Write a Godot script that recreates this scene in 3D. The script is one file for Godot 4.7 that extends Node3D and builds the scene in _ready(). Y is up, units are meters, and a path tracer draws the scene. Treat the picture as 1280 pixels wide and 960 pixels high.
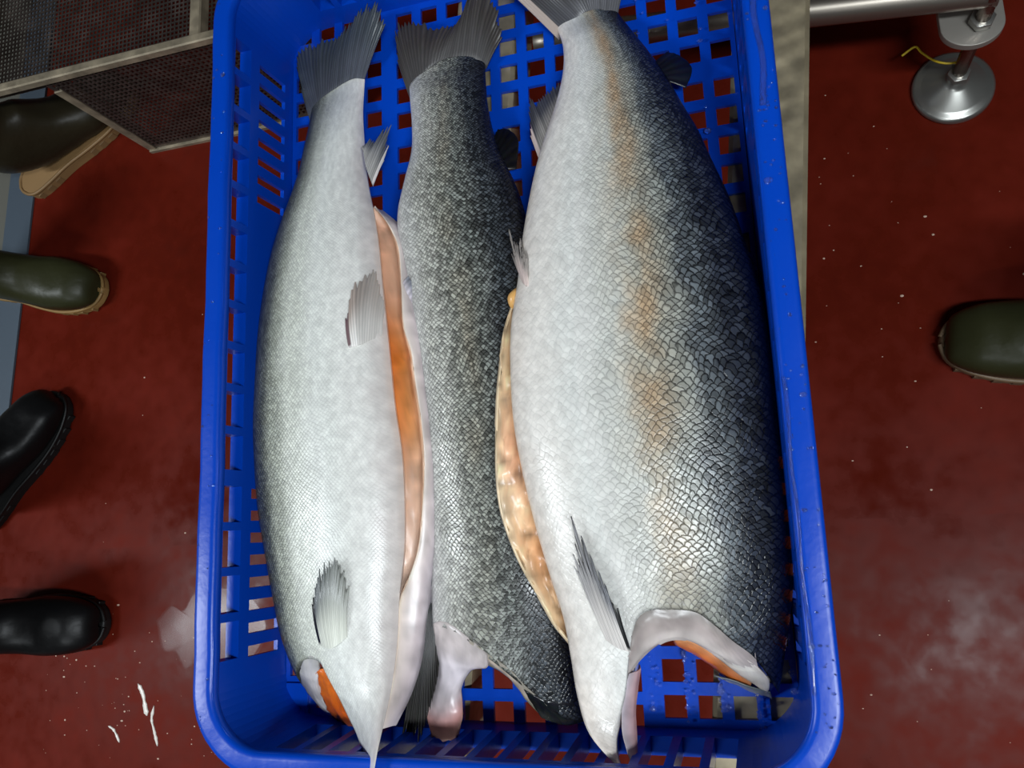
extends Node3D
# Three gutted salmon in a blue plastic crate on a steel frame, seen from above; a wet red floor, rubber boots,
# a levelling foot and a perforated steel stand around it.  World: y up, metres, crate along z.

const CRATE_FLOOR := 0.470
const RIM := 0.570

var rng := RandomNumberGenerator.new()

# ------------------------------------------------------------------ small helpers
func col(r: float, g: float, b: float) -> Color:
	return Color(r / 255.0, g / 255.0, b / 255.0)

func lin(r: float, g: float, b: float) -> Color:
	return col(r, g, b).srgb_to_linear()

func mat(c: Color, rough := 0.5, metal := 0.0) -> StandardMaterial3D:
	var m := StandardMaterial3D.new()
	m.albedo_color = c
	m.roughness = rough
	m.metallic = metal
	return m

func vmat(rough := 0.35) -> StandardMaterial3D:
	var m := mat(Color.WHITE, rough)
	m.vertex_color_use_as_albedo = true
	return m

func thing(called: String, label: String, category: String, at: Vector3, turn := 0.0, group := "") -> Node3D:
	var o := Node3D.new()
	o.name = called
	add_child(o, true)
	o.position = at
	o.rotation.y = turn
	tag(o, label, category, group)
	return o

func tag(o: Node, label: String, category: String, group := "", kind := "") -> void:
	if label != "": o.set_meta("label", label)
	if category != "": o.set_meta("category", category)
	if group != "": o.set_meta("group", group)
	if kind != "": o.set_meta("kind", kind)

func put(called: String, mesh: Mesh, m: Material, parent: Node = self) -> MeshInstance3D:
	var o := MeshInstance3D.new()
	o.name = called
	o.mesh = mesh
	o.material_override = m
	o.cast_shadow = GeometryInstance3D.SHADOW_CASTING_SETTING_ON
	parent.add_child(o, true)
	return o

func struct(called: String, mesh: Mesh, m: Material, label: String) -> MeshInstance3D:
	var o := put(called, mesh, m)
	tag(o, label, "", "", "structure")
	return o

func noise(sd: int, freq: float, oct := 3) -> FastNoiseLite:
	var n := FastNoiseLite.new()
	n.seed = sd
	n.frequency = freq
	n.fractal_octaves = oct
	return n

func noise_tex(sd: int, freq: float, size := 512, lo := Color.BLACK, hi := Color.WHITE, oct := 4) -> NoiseTexture2D:
	var t := NoiseTexture2D.new()
	t.width = size
	t.height = size
	t.seamless = true
	t.noise = noise(sd, freq, oct)
	var g := Gradient.new()
	g.set_color(0, lo)
	g.set_color(1, hi)
	t.color_ramp = g
	return t

# interpolates ys over xs smoothly (Hermite with finite-difference slopes)
func curve(xs: Array, ys: Array, x: float) -> float:
	var n := xs.size()
	if x <= xs[0]: return ys[0]
	if x >= xs[n - 1]: return ys[n - 1]
	var i := 0
	while i < n - 2 and x > xs[i + 1]: i += 1
	var x0: float = xs[i]
	var x1: float = xs[i + 1]
	var h := x1 - x0
	var t := (x - x0) / h
	var d: float = (ys[i + 1] - ys[i]) / h
	var m0 := d
	var m1 := d
	if i > 0: m0 = (ys[i + 1] - ys[i - 1]) / (x1 - xs[i - 1])
	if i < n - 2: m1 = (ys[i + 2] - ys[i]) / (xs[i + 2] - x0)
	var t2 := t * t
	var t3 := t2 * t
	return (2 * t3 - 3 * t2 + 1) * ys[i] + (t3 - 2 * t2 + t) * h * m0 + (3 * t2 - 2 * t3) * ys[i + 1] + (t3 - t2) * h * m1

# a mesh out of a grid of points; weighted smooth normals; around: last column joins the first
func grid(pts: Array, around := false, uv: Array = [], colors: Array = [], flip := false) -> ArrayMesh:
	var nr := pts.size()
	var nc: int = pts[0].size()
	var V := PackedVector3Array()
	var U := PackedVector2Array()
	var K := PackedColorArray()
	for i in nr:
		V.append_array(pts[i])
		if uv.size(): U.append_array(uv[i])
		if colors.size(): K.append_array(colors[i])
	var I := PackedInt32Array()
	var N := PackedVector3Array()
	N.resize(V.size())
	var last := nc if around else nc - 1
	for i in nr - 1:
		for j in last:
			var j2 := (j + 1) % nc
			var a := i * nc + j
			var b := i * nc + j2
			var c := (i + 1) * nc + j2
			var d := (i + 1) * nc + j
			if flip:
				var q := b
				b = d
				d = q
			var n := (V[c] - V[a]).cross(V[b] - V[d])
			N[a] += n
			N[b] += n
			N[c] += n
			N[d] += n
			if not (V[a].is_equal_approx(V[b]) or V[b].is_equal_approx(V[c])):
				I.append(a); I.append(b); I.append(c)
			if not (V[a].is_equal_approx(V[d]) or V[d].is_equal_approx(V[c])):
				I.append(a); I.append(c); I.append(d)
	for i in N.size():
		N[i] = N[i].normalized() if N[i].length_squared() > 1e-20 else Vector3.UP
	var arr := []
	arr.resize(Mesh.ARRAY_MAX)
	arr[Mesh.ARRAY_VERTEX] = V
	arr[Mesh.ARRAY_NORMAL] = N
	if uv.size(): arr[Mesh.ARRAY_TEX_UV] = U
	if colors.size(): arr[Mesh.ARRAY_COLOR] = K
	arr[Mesh.ARRAY_INDEX] = I
	var m := ArrayMesh.new()
	m.add_surface_from_arrays(Mesh.PRIMITIVE_TRIANGLES, arr)
	return m

# colours along a row: [place 0..1, r, g, b]
func tones(n: int, keys: Array) -> Array:
	var out := []
	for i in n:
		var t := float(i) / (n - 1)
		var k := 0
		while k < keys.size() - 2 and t > keys[k + 1][0]: k += 1
		var q := clampf((t - keys[k][0]) / (keys[k + 1][0] - keys[k][0]), 0, 1)
		out.append(lin(lerpf(keys[k][1], keys[k + 1][1], q), lerpf(keys[k][2], keys[k + 1][2], q), lerpf(keys[k][3], keys[k + 1][3], q)))
	return out

func catmull(p: Array, t: float):
	# p: points (Vector3 or Color), t in 0..1 along them
	var n := p.size()
	if n == 1: return p[0]
	var x := t * (n - 1)
	var i: int = clampi(int(floor(x)), 0, n - 2)
	var u := x - i
	var p1 = p[i]
	var p2 = p[i + 1]
	var p0 = p[i - 1] if i > 0 else p1 * 2.0 - p2
	var p3 = p[i + 2] if i < n - 2 else p2 * 2.0 - p1
	return (p1 * 2.0 + (p2 - p0) * u + (p0 * 2.0 - p1 * 5.0 + p2 * 4.0 - p3) * (u * u) + (p1 * 3.0 - p0 - p2 * 3.0 + p3) * (u * u * u)) * 0.5

# a skin of some thickness through control rows of points; one colour per row
func loft(rows: Array, hues: Array, nu := 24, nv := 12, thick := 0.0015, bumpy := 0.0, sd := 1, mottle := 0.45) -> ArrayMesh:
	var nz := noise(sd, 90.0, 3)
	var top := []
	var rowsr := []
	for r in rows:
		var q := []
		for j in nu + 1: q.append(catmull(r, float(j) / nu))
		rowsr.append(q)
	var tint := []
	for i in nv + 1:
		var line := PackedVector3Array()
		var cl := PackedColorArray()
		for j in nu + 1:
			var c := []
			for r in rowsr: c.append(r[j])
			var p: Vector3 = catmull(c, float(i) / nv)
			var ks := []
			for h in hues: ks.append(h if h is Color else catmull(h, float(j) / nu))
			var k: Color = catmull(ks, float(i) / nv)
			var z := nz.get_noise_3dv(p)
			p.y += bumpy * z
			var f := 1.0 + mottle * nz.get_noise_3dv(p * 0.6 + Vector3(3, 1, 2))
			line.append(p)
			cl.append(Color(clampf(k.r * f, 0, 1), clampf(k.g * f, 0, 1), clampf(k.b * f, 0, 1)))
		top.append(line)
		tint.append(cl)
	return shell(top, tint, thick)

# closes a sheet (rows of points) into a thin solid
func shell(top: Array, tint: Array, thick: float) -> ArrayMesh:
	var nr := top.size()
	var nc: int = top[0].size()
	var under := []
	for i in nr:
		var line := PackedVector3Array()
		for j in nc:
			var du: Vector3 = top[i][mini(j + 1, nc - 1)] - top[i][maxi(j - 1, 0)]
			var dv: Vector3 = top[mini(i + 1, nr - 1)][j] - top[maxi(i - 1, 0)][j]
			var n := du.cross(dv).normalized()
			if n.y < 0: n = -n
			line.append(top[i][j] - n * thick)
		under.append(line)
	# rows go across the top and back below, so that the edges close
	var pts := []
	var cols := []
	for i in nr:
		var line: PackedVector3Array = top[i].duplicate()
		var cl: PackedColorArray = tint[i].duplicate()
		for j in nc:
			line.append(under[i][nc - 1 - j])
			cl.append(tint[i][nc - 1 - j])
		pts.append(line)
		cols.append(cl)
	var head := PackedVector3Array()
	var tail := PackedVector3Array()
	for j in nc * 2:
		var jj := j if j < nc else 2 * nc - 1 - j
		head.append((top[0][jj] + under[0][jj]) * 0.5)
		tail.append((top[nr - 1][jj] + under[nr - 1][jj]) * 0.5)
	pts.push_front(head)
	cols.push_front(cols[0])
	pts.append(tail)
	cols.append(cols[cols.size() - 1])
	var a: Vector3 = top[0][1] - top[0][0]
	var b: Vector3 = top[1][0] - top[0][0]
	var mid: int = nr / 2
	a = top[mid][nc / 2 + 1] - top[mid][nc / 2] if nc > 2 else a
	b = top[mini(mid + 1, nr - 1)][nc / 2] - top[mid][nc / 2] if nr > 2 else b
	return grid(pts, true, [], cols, a.cross(b).y < 0)

func tube(path: Array, radius: float, steps := 24, sides := 8) -> ArrayMesh:
	var rows := []
	for i in steps + 1:
		var t := float(i) / steps
		var p: Vector3 = catmull(path, t)
		var d: Vector3 = (catmull(path, minf(t + 0.01, 1)) - catmull(path, maxf(t - 0.01, 0))).normalized()
		var a := d.cross(Vector3.UP if absf(d.y) < 0.9 else Vector3.RIGHT).normalized()
		var b := d.cross(a)
		var line := PackedVector3Array()
		for k in sides:
			var an := TAU * k / sides
			line.append(p + (a * cos(an) + b * sin(an)) * radius)
		rows.append(line)
	var first := PackedVector3Array()
	var end := PackedVector3Array()
	for k in sides:
		first.append(path[0])
		end.append(path[path.size() - 1])
	rows.push_front(first)
	rows.append(end)
	return grid(rows, true, [], [], true)

# lathe round y: profile of (radius, height)
func lathe(profile: Array, sides := 40) -> ArrayMesh:
	var rows := []
	for p in profile:
		var line := PackedVector3Array()
		for k in sides:
			var an := TAU * k / sides
			line.append(Vector3(cos(an) * p[0], p[1], sin(an) * p[0]))
		rows.append(line)
	return grid(rows, true)

class Boxes:
	var st := SurfaceTool.new()
	func _init() -> void:
		st.begin(Mesh.PRIMITIVE_TRIANGLES)
		st.set_smooth_group(-1)
	func quad(a: Vector3, b: Vector3, c: Vector3, d: Vector3) -> void:
		for v in [a, c, b, a, d, c]: st.add_vertex(v)
	# corners: 4 at the bottom (counter-clockwise from above), 4 above them
	func hexa(p: Array) -> void:
		quad(p[3], p[2], p[1], p[0])
		quad(p[4], p[5], p[6], p[7])
		for k in 4:
			var n := (k + 1) % 4
			quad(p[k], p[n], p[n + 4], p[k + 4])
	func box(a: Vector3, b: Vector3, bev := 0.0) -> void:
		# an axis-aligned box with its upper edges bevelled
		var y := b.y - bev
		hexa([Vector3(a.x, a.y, b.z), Vector3(b.x, a.y, b.z), Vector3(b.x, a.y, a.z), Vector3(a.x, a.y, a.z), Vector3(a.x, y, b.z), Vector3(b.x, y, b.z), Vector3(b.x, y, a.z), Vector3(a.x, y, a.z)])
		if bev > 0:
			hexa([Vector3(a.x, y, b.z), Vector3(b.x, y, b.z), Vector3(b.x, y, a.z), Vector3(a.x, y, a.z), Vector3(a.x + bev, b.y, b.z - bev), Vector3(b.x - bev, b.y, b.z - bev), Vector3(b.x - bev, b.y, a.z + bev), Vector3(a.x + bev, b.y, a.z + bev)])
	func done() -> ArrayMesh:
		st.generate_normals()
		return st.commit()

# a plate with oblong openings: P = o + ux*x + uy*y, thick along n; opens in x and in y
func perforate(b: Boxes, o: Vector3, ux: Vector3, uy: Vector3, n: Vector3, w: float, h: float, xo: Array, yo: Array, ch := 0.0) -> void:
	var y := 0.0
	var f := func(x: float, yy: float, t: float) -> Vector3: return o + ux * x + uy * yy + n * t
	var face := func(x0: float, x1: float, y0: float, y1: float) -> void:
		if x1 - x0 < 1e-6 or y1 - y0 < 1e-6: return
		b.quad(f.call(x0, y0, 0), f.call(x1, y0, 0), f.call(x1, y1, 0), f.call(x0, y1, 0))
		b.quad(f.call(x0, y1, -1), f.call(x1, y1, -1), f.call(x1, y0, -1), f.call(x0, y0, -1))
	for q in yo:
		face.call(0, w, y, q[0])
		y = q[1]
		var x := 0.0
		for r in xo:
			face.call(x, r[0], q[0], q[1])
			x = r[1]
			var c := [[r[0], q[0]], [r[1], q[0]], [r[1], q[1]], [r[0], q[1]]]
			for k in 4:
				var a = c[k]
				var d = c[(k + 1) % 4]
				b.quad(f.call(a[0], a[1], -1), f.call(a[0], a[1], 0), f.call(d[0], d[1], 0), f.call(d[0], d[1], -1))
		face.call(x, w, q[0], q[1])
	face.call(0, w, y, h)
	b.quad(f.call(0, 0, -1), f.call(w, 0, -1), f.call(w, 0, 0), f.call(0, 0, 0))
	b.quad(f.call(w, h, -1), f.call(0, h, -1), f.call(0, h, 0), f.call(w, h, 0))
	b.quad(f.call(0, h, -1), f.call(0, 0, -1), f.call(0, 0, 0), f.call(0, h, 0))
	b.quad(f.call(w, 0, -1), f.call(w, h, -1), f.call(w, h, 0), f.call(w, 0, 0))

# ------------------------------------------------------------------ the scene
func _ready() -> void:
	rng.seed = 7
	camera_and_light()
	room()
	steel_frame()
	crate()
	salmon_left()
	salmon_middle()
	salmon_right()
	steel_stand()
	boots()
	small_things()

func camera_and_light() -> void:
	var cam := Camera3D.new()
	cam.name = "camera"
	add_child(cam)
	cam.fov = rad_to_deg(2.0 * atan(480.0 / 1009.73))
	cam.near = 0.02
	cam.far = 30.0
	var right := Vector3(0.95368159, -0.29839944, 0.0380684)
	var down := Vector3(-0.08979151, -0.16159639, 0.9827635)
	var ahead := Vector3(-0.28710436, -0.94066167, -0.18090523)
	cam.transform = Transform3D(Basis(right, -down, -ahead), Vector3(0.2139, 1.155, 0.0))
	cam.current = true
	var we := WorldEnvironment.new()
	we.name = "surroundings"
	var e := Environment.new()
	e.background_mode = Environment.BG_COLOR
	e.background_color = Color(0.02, 0.02, 0.022)
	e.tonemap_mode = Environment.TONE_MAPPER_LINEAR
	e.tonemap_exposure = 2.05
	e.sdfgi_enabled = true
	e.ssao_enabled = true
	e.ssil_enabled = true
	we.environment = e
	add_child(we)
	# fluorescent fittings on the ceiling: [centre, energy, along z]
	var lamps := [
		[Vector3(-2.3, 2.62, 0.36), 2.6, false, "fluorescent ceiling lamp whose glare lies on the wet floor at lower left"],
		[Vector3(1.1, 2.62, 0.55), 2.3, false, "fluorescent ceiling lamp above the open red floor at right"],
		[Vector3(-0.6, 2.62, 2.2), 1.2, false, "fluorescent ceiling lamp behind the viewer of the crate"],
	]
	for l in lamps:
		var t := thing("ceiling_lamp", l[3], "lamp", l[0], 0.0, "")
		var b := Boxes.new()
		b.box(Vector3(-0.62, 0.0, -0.1), Vector3(0.62, 0.08, 0.1), 0.01)
		put("housing", b.done(), mat(col(225, 225, 222), 0.5), t)
		var d := Boxes.new()
		d.box(Vector3(-0.6, -0.03, -0.085), Vector3(0.6, -0.001, 0.085))
		var dm := mat(col(240, 244, 244), 0.4)
		dm.emission_enabled = true
		dm.emission = col(235, 245, 250)
		dm.emission_energy_multiplier = 1.5
		put("diffuser", d.done(), dm, t)
		var al := AreaLight3D.new()
		al.name = "lamp_light"
		al.area_size = Vector2(1.16, 0.16)
		al.light_energy = l[1]
		al.light_color = col(242, 250, 255)
		al.shadow_enabled = true
		al.area_range = 14.0
		al.area_attenuation = 2.0
		t.add_child(al)
		al.position = Vector3(0, -0.04, 0)
		al.rotation.x = -PI / 2

# ------------------------------------------------------------------ setting
func floor_textures() -> Array:
	var n := 768
	var a := noise(11, 0.008, 5)
	a.domain_warp_enabled = true
	a.domain_warp_amplitude = 30.0
	var b := noise(12, 0.06, 4)
	var A := a.get_image(n, n).get_data()
	var Bn := b.get_image(n, n).get_data()
	var al := PackedByteArray()
	var ro := PackedByteArray()
	al.resize(n * n * 3)
	ro.resize(n * n)
	var k := 0
	for y in n:
		for x in n:
			var p := A[k] / 255.0
			var q := Bn[k] / 255.0
			var f := 0.86 + 0.2 * p + 0.12 * q
			al[k * 3] = int(92 * f)
			al[k * 3 + 1] = int(26 * (f * 0.9 + 0.1))
			al[k * 3 + 2] = int(15 * (f * 0.9 + 0.1))
			ro[k] = int(255 * clampf(0.34 + 0.35 * (p - 0.5) + 0.22 * (q - 0.5), 0.08, 0.7))
			k += 1
	return [ImageTexture.create_from_image(Image.create_from_data(n, n, false, Image.FORMAT_RGB8, al)), ImageTexture.create_from_image(Image.create_from_data(n, n, false, Image.FORMAT_L8, ro))]

func room() -> void:
	var ft := floor_textures()
	var fm := mat(Color.WHITE, 1.0)
	fm.albedo_texture = ft[0]
	fm.roughness_texture = ft[1]
	fm.roughness_texture_channel = BaseMaterial3D.TEXTURE_CHANNEL_RED
	fm.uv1_triplanar = true
	fm.uv1_world_triplanar = true
	fm.uv1_scale = Vector3(0.55, 0.55, 0.55)
	fm.heightmap_enabled = true
	fm.heightmap_texture = noise_tex(5, 0.02, 512)
	fm.heightmap_scale = 0.1
	fm.metallic_specular = 0.18
	var b := Boxes.new()
	b.box(Vector3(-4.2, -0.2, -4.2), Vector3(4.2, 0, 4.2))
	struct("floor", b.done(), fm, "glossy red resin floor, wet and speckled, under everything")
	var wm := mat(col(124, 127, 126), 0.6)
	for w in [["wall_left", Vector3(-4.2, 0, -4.2), Vector3(-4.0, 2.7, 4.2)], ["wall_right", Vector3(4.0, 0, -4.2), Vector3(4.2, 2.7, 4.2)], ["wall_back", Vector3(-4.0, 0, -4.2), Vector3(4.0, 2.7, -4.0)], ["wall_front", Vector3(-4.0, 0, 4.0), Vector3(4.0, 2.7, 4.2)]]:
		var s := Boxes.new()
		s.box(w[1], w[2])
		struct(w[0], s.done(), wm, "plain pale wall of the processing room, outside the picture")
	var c := Boxes.new()
	c.box(Vector3(-4.2, 2.7, -4.2), Vector3(4.2, 2.9, 4.2))
	struct("ceiling", c.done(), mat(col(128, 131, 131), 0.7), "plain pale ceiling that carries the lamps")
	# the blue-grey strip let into the floor at the far left, and the pale floor behind it
	var k := Boxes.new()
	k.hexa([Vector3(-1.255, 0, 1.2), Vector3(-1.2, 0, 1.2), Vector3(-1.078, 0, -1.2), Vector3(-1.145, 0, -1.2), Vector3(-1.255, 0.004, 1.2), Vector3(-1.2, 0.004, 1.2), Vector3(-1.078, 0.004, -1.2), Vector3(-1.145, 0.004, -1.2)])
	struct("trim_1", k.done(), mat(col(78, 90, 102), 0.45), "blue-grey strip along the floor behind the boots at left")
	var k2 := Boxes.new()
	k2.hexa([Vector3(-1.9, 0, 1.2), Vector3(-1.255, 0, 1.2), Vector3(-1.145, 0, -1.2), Vector3(-1.8, 0, -1.2), Vector3(-1.9, 0.003, 1.2), Vector3(-1.255, 0.003, 1.2), Vector3(-1.145, 0.003, -1.2), Vector3(-1.8, 0.003, -1.2)])
	struct("trim_2", k2.done(), mat(col(104, 103, 95), 0.5), "pale floor strip beyond the blue-grey one at the far left edge")

func steel(sd: int, c := Color(0.62, 0.6, 0.55), rough := 0.4, metal := 0.75) -> StandardMaterial3D:
	var m := mat(Color.WHITE, 1.0, metal)
	m.albedo_texture = noise_tex(sd, 0.012, 512, c * 0.72, c * 1.12)
	m.roughness_texture = noise_tex(sd + 1, 0.02, 256, Color(rough - 0.15, 0, 0), Color(rough + 0.15, 0, 0))
	m.roughness_texture_channel = BaseMaterial3D.TEXTURE_CHANNEL_RED
	m.uv1_triplanar = true
	m.uv1_scale = Vector3(4, 4, 4)
	return m

func steel_frame() -> void:
	# built square in its own axes, turned 6.3 degrees against the crate; its origin is under the right beam
	var t := thing("steel_frame", "stainless steel table frame under the blue crate, its beam showing along the crate's right side", "frame", Vector3(0.246, 0.0, -0.35), deg_to_rad(-6.3))
	var sm := steel(31, Color(0.66, 0.61, 0.5), 0.42, 0.35)
	var top := CRATE_FLOOR - 0.005
	for x in [0.0, -0.27]:
		var b := Boxes.new()
		b.box(Vector3(x - 0.033, top - 0.05, -0.62), Vector3(x + 0.033, top, 0.85), 0.004)
		put("beam", b.done(), sm, t)
	for z in [-0.6, 0.83]:
		var b := Boxes.new()
		b.box(Vector3(-0.235, top - 0.045, z - 0.02), Vector3(-0.035, top - 0.003, z + 0.02), 0.003)
		put("cross_beam", b.done(), sm, t)
	for x in [0.0, -0.27]:
		for z in [-0.6, 0.83]:
			var b := Boxes.new()
			b.box(Vector3(x - 0.02, 0.0, z - 0.02), Vector3(x + 0.02, top - 0.05, z + 0.02))
			put("leg", b.done(), sm, t)
	# low stretcher tube that carries the levelling foot at its right end
	var pm := mat(Color(0.6, 0.57, 0.53), 0.36, 0.85)
	put("stretcher_tube", tube([Vector3(-0.3, 0.205, -0.261), Vector3(0.0, 0.205, -0.261), Vector3(0.242, 0.205, -0.261)], 0.019, 30, 20), pm, t)

func levelling_foot() -> void:
	var t := thing("levelling_foot", "round stainless levelling foot on a threaded rod, top right of the floor", "machine foot", Vector3(0.507, 0, -0.573), 0.0)
	var sm := mat(Color(0.66, 0.66, 0.64), 0.3, 0.85)
	put("foot_disc", lathe([[0.0, 0.0], [0.05, 0.0], [0.0515, 0.003], [0.051, 0.008], [0.047, 0.0105], [0.042, 0.011], [0.039, 0.0135], [0.018, 0.026], [0.012, 0.029], [0.012, 0.036], [0.0, 0.036]], 48), sm, t)
	var rod := [[0.0, 0.03], [0.0085, 0.03]]
	for k in 46:
		var y := 0.034 + k * 0.0055
		rod.append([0.0088, y])
		rod.append([0.0076, y + 0.00275])
	rod.append([0.0085, 0.29])
	rod.append([0.0, 0.29])
	put("threaded_rod", lathe(rod, 16), mat(Color(0.62, 0.58, 0.54), 0.22, 0.95), t)
	for y in [0.036, 0.134, 0.16]:
		put("hex_nut", lathe([[0.0, y], [0.0135, y], [0.0145, y + 0.002], [0.0145, y + 0.009], [0.0135, y + 0.011], [0.0, y + 0.011]], 6), sm, t)
	# plate with a rounded end
	var prof := []
	for k in 25:
		var a := PI * k / 24.0
		prof.append(Vector2(-0.008 + cos(a) * 0.035, -0.002 + sin(a) * 0.029))
	prof.append(Vector2(-0.043, -0.065))
	prof.append(Vector2(0.027, -0.065))
	var rows := []
	for q in [[0.0, 0.0], [1.0, 0.0], [1.0, 0.0], [1.0, 0.008], [0.97, 0.01], [0.0, 0.01]]:
		var line := PackedVector3Array()
		for p in prof:
			line.append(Vector3(p.x * q[0], 0.148 + q[1], p.y * q[0]))
		rows.append(line)
	put("foot_plate", grid(rows, true, [], [], true), mat(Color(0.62, 0.6, 0.57), 0.42, 0.45), t)
	var s := put("cable_tie", tube([Vector3(-0.066, 0.05, -0.036), Vector3(-0.05, 0.056, -0.042), Vector3(-0.043, 0.056, -0.032), Vector3(-0.029, 0.056, -0.017), Vector3(-0.014, 0.056, -0.01), Vector3(0.002, 0.056, -0.0095)], 0.0016, 30, 6), mat(col(205, 175, 30), 0.45))
	s.position = Vector3(0.507, 0, -0.573)
	tag(s, "thin yellow strap tied round the rod of the levelling foot", "strap")

# ------------------------------------------------------------------ crate
const HX := 0.231
const HZ := 0.352
const RC := 0.048
const CZ := -0.189

# side 0 left, 1 near, 2 right, 3 far; p runs along it; off is outwards
func around(side: int, p: float, off: float) -> Vector3:
	var n: Vector3 = [Vector3(-1, 0, 0), Vector3(0, 0, 1), Vector3(1, 0, 0), Vector3(0, 0, -1)][side]
	var t: Vector3 = [Vector3(0, 0, 1), Vector3(1, 0, 0), Vector3(0, 0, -1), Vector3(-1, 0, 0)][side]
	var half: float = HX if side % 2 == 0 else HZ
	var a: float = (HZ if side % 2 == 0 else HX) - RC
	var c := Vector3(0, 0, CZ)
	if absf(p) <= a:
		return c + n * (half + off) + t * p
	var sg := signf(p)
	var an := (absf(p) - a) / RC
	return c + n * (half - RC) + t * (a * sg) + (n * cos(an) + t * sin(an) * sg) * (RC + off)

func crate() -> void:
	var t := thing("plastic_crate", "blue perforated plastic crate that holds the three fish", "crate", Vector3(0, CRATE_FLOOR, 0))
	var bm := mat(col(0, 66, 186), 0.3)
	bm.metallic_specular = 0.42
	bm.heightmap_enabled = true
	bm.heightmap_texture = noise_tex(3, 0.03, 512)
	bm.heightmap_scale = 0.008
	bm.uv1_triplanar = true
	bm.uv1_scale = Vector3(7, 7, 7)
	# base: three bands of square holes, rows in groups of five
	var b := Boxes.new()
	var n := Vector3(0, 0.004, 0)
	for g in [[-0.2245, -0.1125, [-0.2115, -0.1845, -0.1575, -0.1305], 0.0], [-0.1125, 0.1125, [-0.096, -0.0685, -0.041, -0.0137, 0.0137, 0.041, 0.0685, 0.096], 0.008], [0.1125, 0.2245, [0.1305, 0.1575, 0.1845, 0.2115], 0.0]]:
		var xo := []
		for x in g[2]: xo.append([x - 0.0088 - g[0], x + 0.0088 - g[0]])
		var yo := []
		for q in 5:
			for r in 5:
				var z: float = -0.5275 + q * 0.1465 + r * 0.0275 + g[3]
				if r == 0 and q == 0: z += 0.0
				if z > -0.53 and z < 0.15: yo.append([z - 0.0088 + 0.541, z + 0.0088 + 0.541])
		perforate(b, Vector3(g[0], 0.0, -0.541), Vector3(1, 0, 0), Vector3(0, 0, 1), n, g[1] - g[0], 0.7, xo, yo)
	b.box(Vector3(-0.222, -0.003, 0.128), Vector3(-0.2, 0.0035, 0.156))
	var base := put("base", b.done(), bm, t)
	base.position.y = 0.0
	# walls
	var names := ["side_wall", "end_wall", "side_wall", "end_wall"]
	for side in 4:
		var w := Boxes.new()
		var a := (HZ if side % 2 == 0 else HX) - RC
		var end := a + RC * PI / 4
		var bands: Array
		if side % 2 == 0:
			var slots := []
			for k in 8:
				slots.append([0.141 + k * 0.0195, 0.150 + k * 0.0195])
			for k in 8:
				slots.append([-0.279 + k * 0.0195, -0.270 + k * 0.0195])
			var wins := []
			for k in 15:
				var z := -0.4765 + k * 0.0382 + (0.007 if k > 10 else 0.0) - CZ
				wins.append([z, z + 0.031])
			slots.sort_custom(func(p, q): return p[0] < q[0])
			if side == 2:
				slots = slots.map(func(p): return [-p[1], -p[0]])
				wins = wins.map(func(p): return [-p[1], -p[0]])
				slots.reverse()
				wins.reverse()
			bands = [[-0.004, 0.013, 0.004, []], [0.013, 0.054, 0.004, slots], [0.054, 0.067, 0.013, []], [0.067, 0.09, 0.013, wins], [0.09, 0.098, 0.013, []]]
		else:
			var tall := []
			for k in 15:
				var x := -0.1795 + k * 0.0243
				tall.append([x, x + 0.0175])
			if side == 3:
				tall = tall.map(func(p): return [-p[1], -p[0]])
				tall.reverse()
			bands = [[-0.004, 0.022, 0.014, []], [0.022, 0.086, 0.014, tall], [0.086, 0.098, 0.014, []]]
		for q in bands:
			var cuts := [-end]
			for k in range(5, 0, -1): cuts.append(-a - RC * PI / 4 * k / 6.0)
			cuts.append(-a)
			for h in q[3]:
				cuts.append(h[0])
				cuts.append(h[1])
			cuts.append(a)
			for k in range(1, 7): cuts.append(a + RC * PI / 4 * k / 6.0)
			var i0 := 0.006 * (1.0 - maxf(q[0], 0) / 0.1)
			var i1 := 0.006 * (1.0 - maxf(q[1], 0) / 0.1)
			for k in cuts.size() - 1:
				var p0: float = cuts[k]
				var p1: float = cuts[k + 1]
				var open := false
				for h in q[3]:
					if absf(h[0] - p0) < 1e-5: open = true
				if open: continue
				var y0 := Vector3(0, q[0], 0)
				var y1 := Vector3(0, q[1], 0)
				w.hexa([around(side, p0, q[2] - i0) + y0, around(side, p1, q[2] - i0) + y0, around(side, p1, -i0) + y0, around(side, p0, -i0) + y0,
					around(side, p0, q[2] - i1) + y1, around(side, p1, q[2] - i1) + y1, around(side, p1, -i1) + y1, around(side, p0, -i1) + y1])
		put(names[side], w.done(), bm, t)
	# rim: a bevelled lip swept right round
	var prof := [[0.0008, 0.088], [-0.0008, 0.091], [-0.0012, 0.0945], [-0.0008, 0.0968], [0.0004, 0.0986], [0.0022, 0.0997], [0.005, 0.1002], [0.0142, 0.1001], [0.0168, 0.0997], [0.0184, 0.0985], [0.019, 0.0968], [0.019, 0.08], [0.0182, 0.078], [0.0165, 0.078], [0.016, 0.08], [0.0158, 0.094], [0.0154, 0.096], [0.002, 0.096], [0.0012, 0.094]]
	var rows := []
	for side in 4:
		var a := (HZ if side % 2 == 0 else HX) - RC
		var ps := []
		for k in range(6, 0, -1): ps.append(-a - RC * PI / 4 * k / 6.0)
		for k in 25: ps.append(lerpf(-a, a, k / 24.0))
		for k in range(1, 6): ps.append(a + RC * PI / 4 * k / 6.0)
		for p in ps:
			var wob := 0.0005 * sin(p * 37.0 + side) + 0.0004 * sin(p * 83.0)
			var line := PackedVector3Array()
			for q in prof: line.append(around(side, p, q[0]) + Vector3(0, q[1] + wob, 0))
			rows.append(line)
	rows.append(rows[0])
	put("rim", grid(rows, true), bm, t)

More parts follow.
